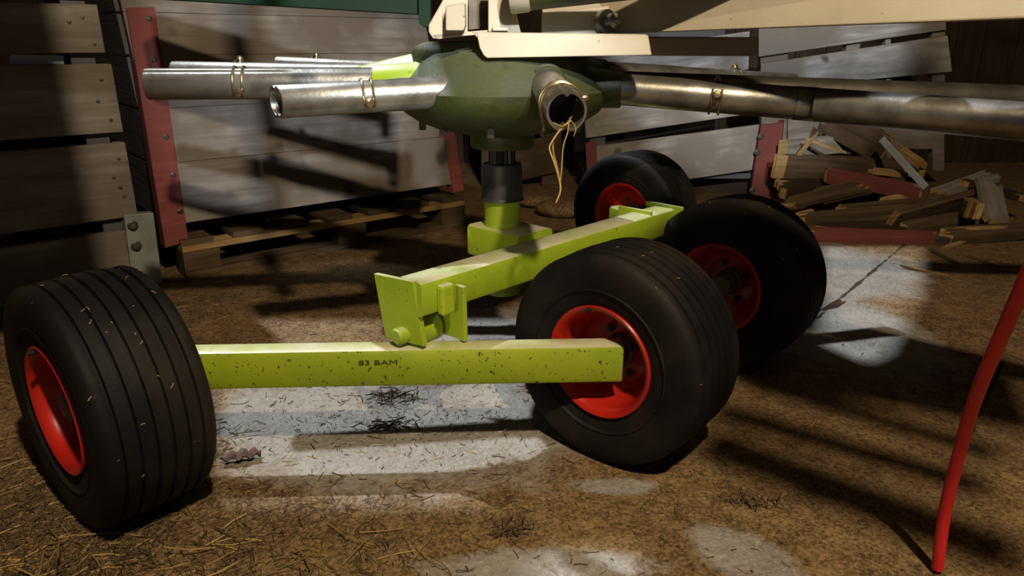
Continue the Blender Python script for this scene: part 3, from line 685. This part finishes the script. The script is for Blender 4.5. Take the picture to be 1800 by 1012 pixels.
straw_field('fine_chaff', 420, lambda: (random.gauss(-.28, .22), random.gauss(1.47, .11)), .004, .022, .0004, .0010, .003, M['chaff'], 'fine dark chaff crumbs under the long green beam', 'chaff')
straw_field('pale_chaff', 160, lambda: (random.gauss(-.25, .22), random.gauss(1.47, .11)), .006, .03, .0004, .0009, .003, M['wstraw'], 'fine pale chaff crumbs under the long green beam', 'chaff')
straw_field('dull_straw', 2600, near_left, .02, .09, .0004, .0010, .010, M['dullstraw'], 'dull brown straw mat in front of the left wheel', 'straw')
straw_field('hay_litter', 7000, near_left, .012, .05, .0004, .0010, .010, M['chaff'], 'dark trodden hay litter in front of the left wheel', 'hay')
straw_field('straw_bits', 420, sparse, .008, .045, .0004, .0009, .004, M['straw'], 'short straw bits scattered thinly over the concrete', 'straw')
straw_field('dark_chaff', 1500, sparse, .006, .04, .0005, .0012, .004, M['chaff'], 'dark chaff crumbs scattered over the concrete', 'chaff')
straw_field('crate_straw', 500, crate_foot, .02, .09, .0005, .0010, .01, M['dullstraw'], 'straw litter along the foot of the crates', 'straw')
def clump(px, py, rad, n, label, m='chaff'):
    c = atz(px, py, 0)
    return straw_field('hay_clump', n, lambda: (random.gauss(c.x, rad), random.gauss(c.y, rad*.55)), .02, .07, .0007, .0016, .015, M[m], label, 'hay')
clump(690, 700, .035, 60, 'small dark hay clump just behind the long green beam')
clump(685, 752, .030, 50, 'small dark hay clump on the floor left of the near wheel')
clump(905, 935, .018, 40, 'dark crumb of hay in the foreground below the near wheel')
clump(1330, 885, .022, 40, 'dark crumb of hay on the brown floor right of the near wheel')
bm = B()
for C, n in ((WC[0], 34), (WC[1], 16), (WC[2], 10)):
    for i in range(n):
        a = random.uniform(-.5, 2.2); off = random.uniform(-.09, .09); rad = V((0, 0, 1))*math.sin(a)-DX*math.cos(a)
        if random.random() < .5: rad = V((0, 0, 1))*math.sin(a)+DX*math.cos(a)
        c = C+NX*off+rad*(.2286-.9*off*off); t = rad.cross(NX); L = random.uniform(.002, .010)
        d = (NX*random.uniform(-1, 1)+t*random.uniform(-1, 1)).normalized(); w_ = d.cross(rad)
        r = .0007
        sweep(bm, [c-d*L/2, c+rad*.0006+w_*L*.1, c+d*L/2], r, 4)
tag(mesh_obj('straw_bits', bm, M['straw'], origin=(0, 0, 0)), 'tiny straw bits stuck to the ribbed treads of the tyres', 'straw', None, 'stuff')
# crumpled dead leaf
c = atz(424, 808, .004)
bm = B(); n = 12
g = [[None]*5 for _ in range(n)]
for i in range(n):
    for j in range(5):
        t = i/(n-1)-.5; wd = .018*math.cos(t*2.6)**.5 if abs(t) < .6 else .004
        g[i][j] = bm.verts.new(c+V((t*.075, (j/4-.5)*2*wd+t*.02, .004+.010*abs(j/4-.5)*2+.006*math.sin(i*1.9+j))))
for i in range(n-1):
    for j in range(4): bm.faces.new((g[i][j], g[i+1][j], g[i+1][j+1], g[i][j+1]))
o = mesh_obj('dead_leaf', bm, M['leaf'], smooth=True); s = o.modifiers.new('thickness', 'SOLIDIFY'); s.thickness = .001
tag(o, 'curled dark brown leaf on the floor right of the left wheel', 'leaf')
# stones behind the post
for (px, py, r, lab) in ((945, 356, .075, 'round dusty stone on the floor in the gap behind the post'), (985, 372, .09, 'flat dusty stone lying behind the post near the rear wheel')):
    c = atz(px, py+8, 0); bm = B(); bmesh.ops.create_icosphere(bm, subdivisions=3, radius=r)
    for v in bm.verts: v.co = V((v.co.x*1.5, v.co.y, v.co.z*.5))*(1+.10*math.sin(v.co.x*40+v.co.y*31+r*99)) + c + V((0, 0, r*.45))
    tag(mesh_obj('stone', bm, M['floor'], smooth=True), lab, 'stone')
# ------------------------------------------------------------------ the barn
def struct(name, bm, m, **k): o = mesh_obj(name, bm, m, **k); o['kind'] = 'structure'; return o
X0, X1, YF, YB, ZC = -4.2, 4.2, -2.2, 5.3, 3.0
bm = B(); n = 2
vs = [bm.verts.new(p) for p in ((X0, YF, 0), (X1, YF, 0), (X1, YB, 0), (X0, YB, 0))]; bm.faces.new(vs)
fl = bmesh.ops.extrude_face_region(bm, geom=bm.faces[:])
bmesh.ops.translate(bm, vec=(0, 0, -.15), verts=[v for v in fl['geom'] if isinstance(v, bmesh.types.BMVert)])
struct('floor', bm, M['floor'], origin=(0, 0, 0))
bm = B()
x = X0
while x < X1:
    w = random.uniform(.16, .24); hexa(bm, [V((x, YB-.0, 0)), V((x, YB+.03, 0)), V((min(x+w, X1)-.006, YB+.03, 0)), V((min(x+w, X1)-.006, YB, 0)), V((x, YB-.0, ZC)), V((x, YB+.03, ZC)), V((min(x+w, X1)-.006, YB+.03, ZC)), V((min(x+w, X1)-.006, YB, ZC))]); x += w
hexa(bm, [V((X0, YB+.03, 0)), V((X1, YB+.03, 0)), V((X1, YB+.06, 0)), V((X0, YB+.06, 0)), V((X0, YB+.03, ZC)), V((X1, YB+.03, ZC)), V((X1, YB+.06, ZC)), V((X0, YB+.06, ZC))])
# grain runs up the boards
lay = bm.loops.layers.uv.verify()
for f in bm.faces:
    for lp in f.loops: lp[lay].uv = (lp.vert.co.z, lp.vert.co.x)
struct('wall_back', bm, M['wdark'])
for nm, xa in (('wall_left', X0-.06), ('wall_right', X1)):
    bm = B(); obox(bm, (xa+.03, (YF+YB)/2, ZC/2), (0, 1, 0), (1, 0, 0), (0, 0, 1), YB-YF, .06, ZC); struct(nm, bm, M['wdark'])
# ------------------------------------------------------------------ light
w = bpy.data.worlds.new('world'); SC.world = w; w.use_nodes = True
bg = w.node_tree.nodes['Background']; bg.inputs[0].default_value = (.55, .72, 1.0, 1); bg.inputs[1].default_value = .06
SC.view_settings.view_transform = 'Standard'; SC.view_settings.look = 'None'; SC.view_settings.gamma = 1; SC.view_settings.exposure = .12
def lamp(kind, name, loc, target, energy, col, **k):
    d = bpy.data.lights.new(name, kind); d.energy = energy; d.color = col
    for a, v in k.items(): setattr(d, a, v)
    o = link(bpy.data.objects.new(name, d)); o.location = loc
    o.rotation_euler = (V(target)-V(loc)).to_track_quat('-Z', 'Y').to_euler(); return o
lamp('POINT', 'work_lamp', LAMP, (0, 1.5, 0), 300, (1, .82, .56), shadow_soft_size=.05)
lamp('SPOT', 'crate_fill', (.9, -1.6, 2.5), (-.62, 3.05, .70), 560, (.88, .94, 1.0), shadow_soft_size=.08, spot_size=math.radians(20), spot_blend=.4)  # added fill spot without a seen source, brightens the middle crate
lamp('SPOT', 'crate_fill', (.7, -1.6, 2.5), (1.35, 4.1, .96), 900, (.84, .92, 1.0), shadow_soft_size=.08, spot_size=math.radians(18), spot_blend=.4)  # second added fill spot, brightens the right-hand crates
lamp('SPOT', 'post_fill', (-.75, -.55, .78), (.0, 1.74, .50), 42, (1, .86, .58), shadow_soft_size=.05, spot_size=math.radians(20), spot_blend=.6)  # added warm fill for the post and hub underside, source unseen
# daylight: the sun through added roof holes, each shaped for its light patch
SUN = V((-.38, .30, .87)).normalized()
lamp('SUN', 'sun', (0, 0, 6), V((0, 0, 6))-SUN, 3.4, (.86, .93, 1.0), angle=.02)
def roofpt(p): p = V(p); t = (ZC-p.z)/SUN.z; return p+SUN*t
def tubepts(t0, t1, w): 
    a, b_ = TA.lerp(TB, t0), TA.lerp(TB, t1); k = TN*w; z = V((0, 0, .04)); return [a-k+z, b_-k+z, b_+k+z, a+k+z]
HOLES = [
 [atz(*q, 0) for q in ((372, 560), (372, 890), (600, 896), (850, 892), (960, 870), (1000, 780), (1000, 560))],
 [atz(*q, 0) for q in ((1440, 432), (1620, 432), (1620, 520), (1560, 620), (1520, 640), (1430, 600))],
 [atz(*q, 0) for q in ((900, 1010), (960, 955), (1100, 950), (1160, 1030), (1000, 1060))],
 tubepts(.60, 1.02, .05),
 [V((-.45, 1.50, .78)), V((-.16, 1.50, .78)), V((-.16, 2.0, .78)), V((-.45, 2.0, .78))],
 [V((.22, 2.45, .4)), V((.52, 2.45, .4)), V((.52, 2.95, .4)), V((.22, 2.95, .4))],
 [V((-.80, 1.45, .73)), V((-.50, 1.45, .73)), V((-.50, 2.1, .73)), V((-.80, 2.1, .73))],
 [atd(1545, 160, 1.5), atd(1545, 230, 1.42), atd(1830, 260, 1.25), atd(1830, 170, 1.33)],
]
bm = B(); obox(bm, ((X0+X1)/2, (YF+YB)/2, ZC+.02), (1, 0, 0), (0, 1, 0), (0, 0, 1), X1-X0, YB-YF, .04)
roof = struct('ceiling', bm, M['wdark'])
for i, h in enumerate(HOLES):
    q = [roofpt(p) for p in h]; bm = B(); prism(bm, [p-V((0, 0, .2)) for p in q], (0, 0, .5))
    bmesh.ops.recalc_face_normals(bm, faces=bm.faces[:]); me = bpy.data.meshes.new('hole'); bm.to_mesh(me); bm.free()
    cut = link(bpy.data.objects.new('hole', me)); cut.location = (0, 0, 0)
    md = roof.modifiers.new('hole', 'BOOLEAN'); md.object = cut; md.operation = 'DIFFERENCE'; md.solver = 'EXACT'
    dg = bpy.context.evaluated_depsgraph_get(); dg.update()
    nm = bpy.data.meshes.new_from_object(roof.evaluated_get(dg)); roof.modifiers.clear(); roof.data = nm
    bpy.data.objects.remove(cut)
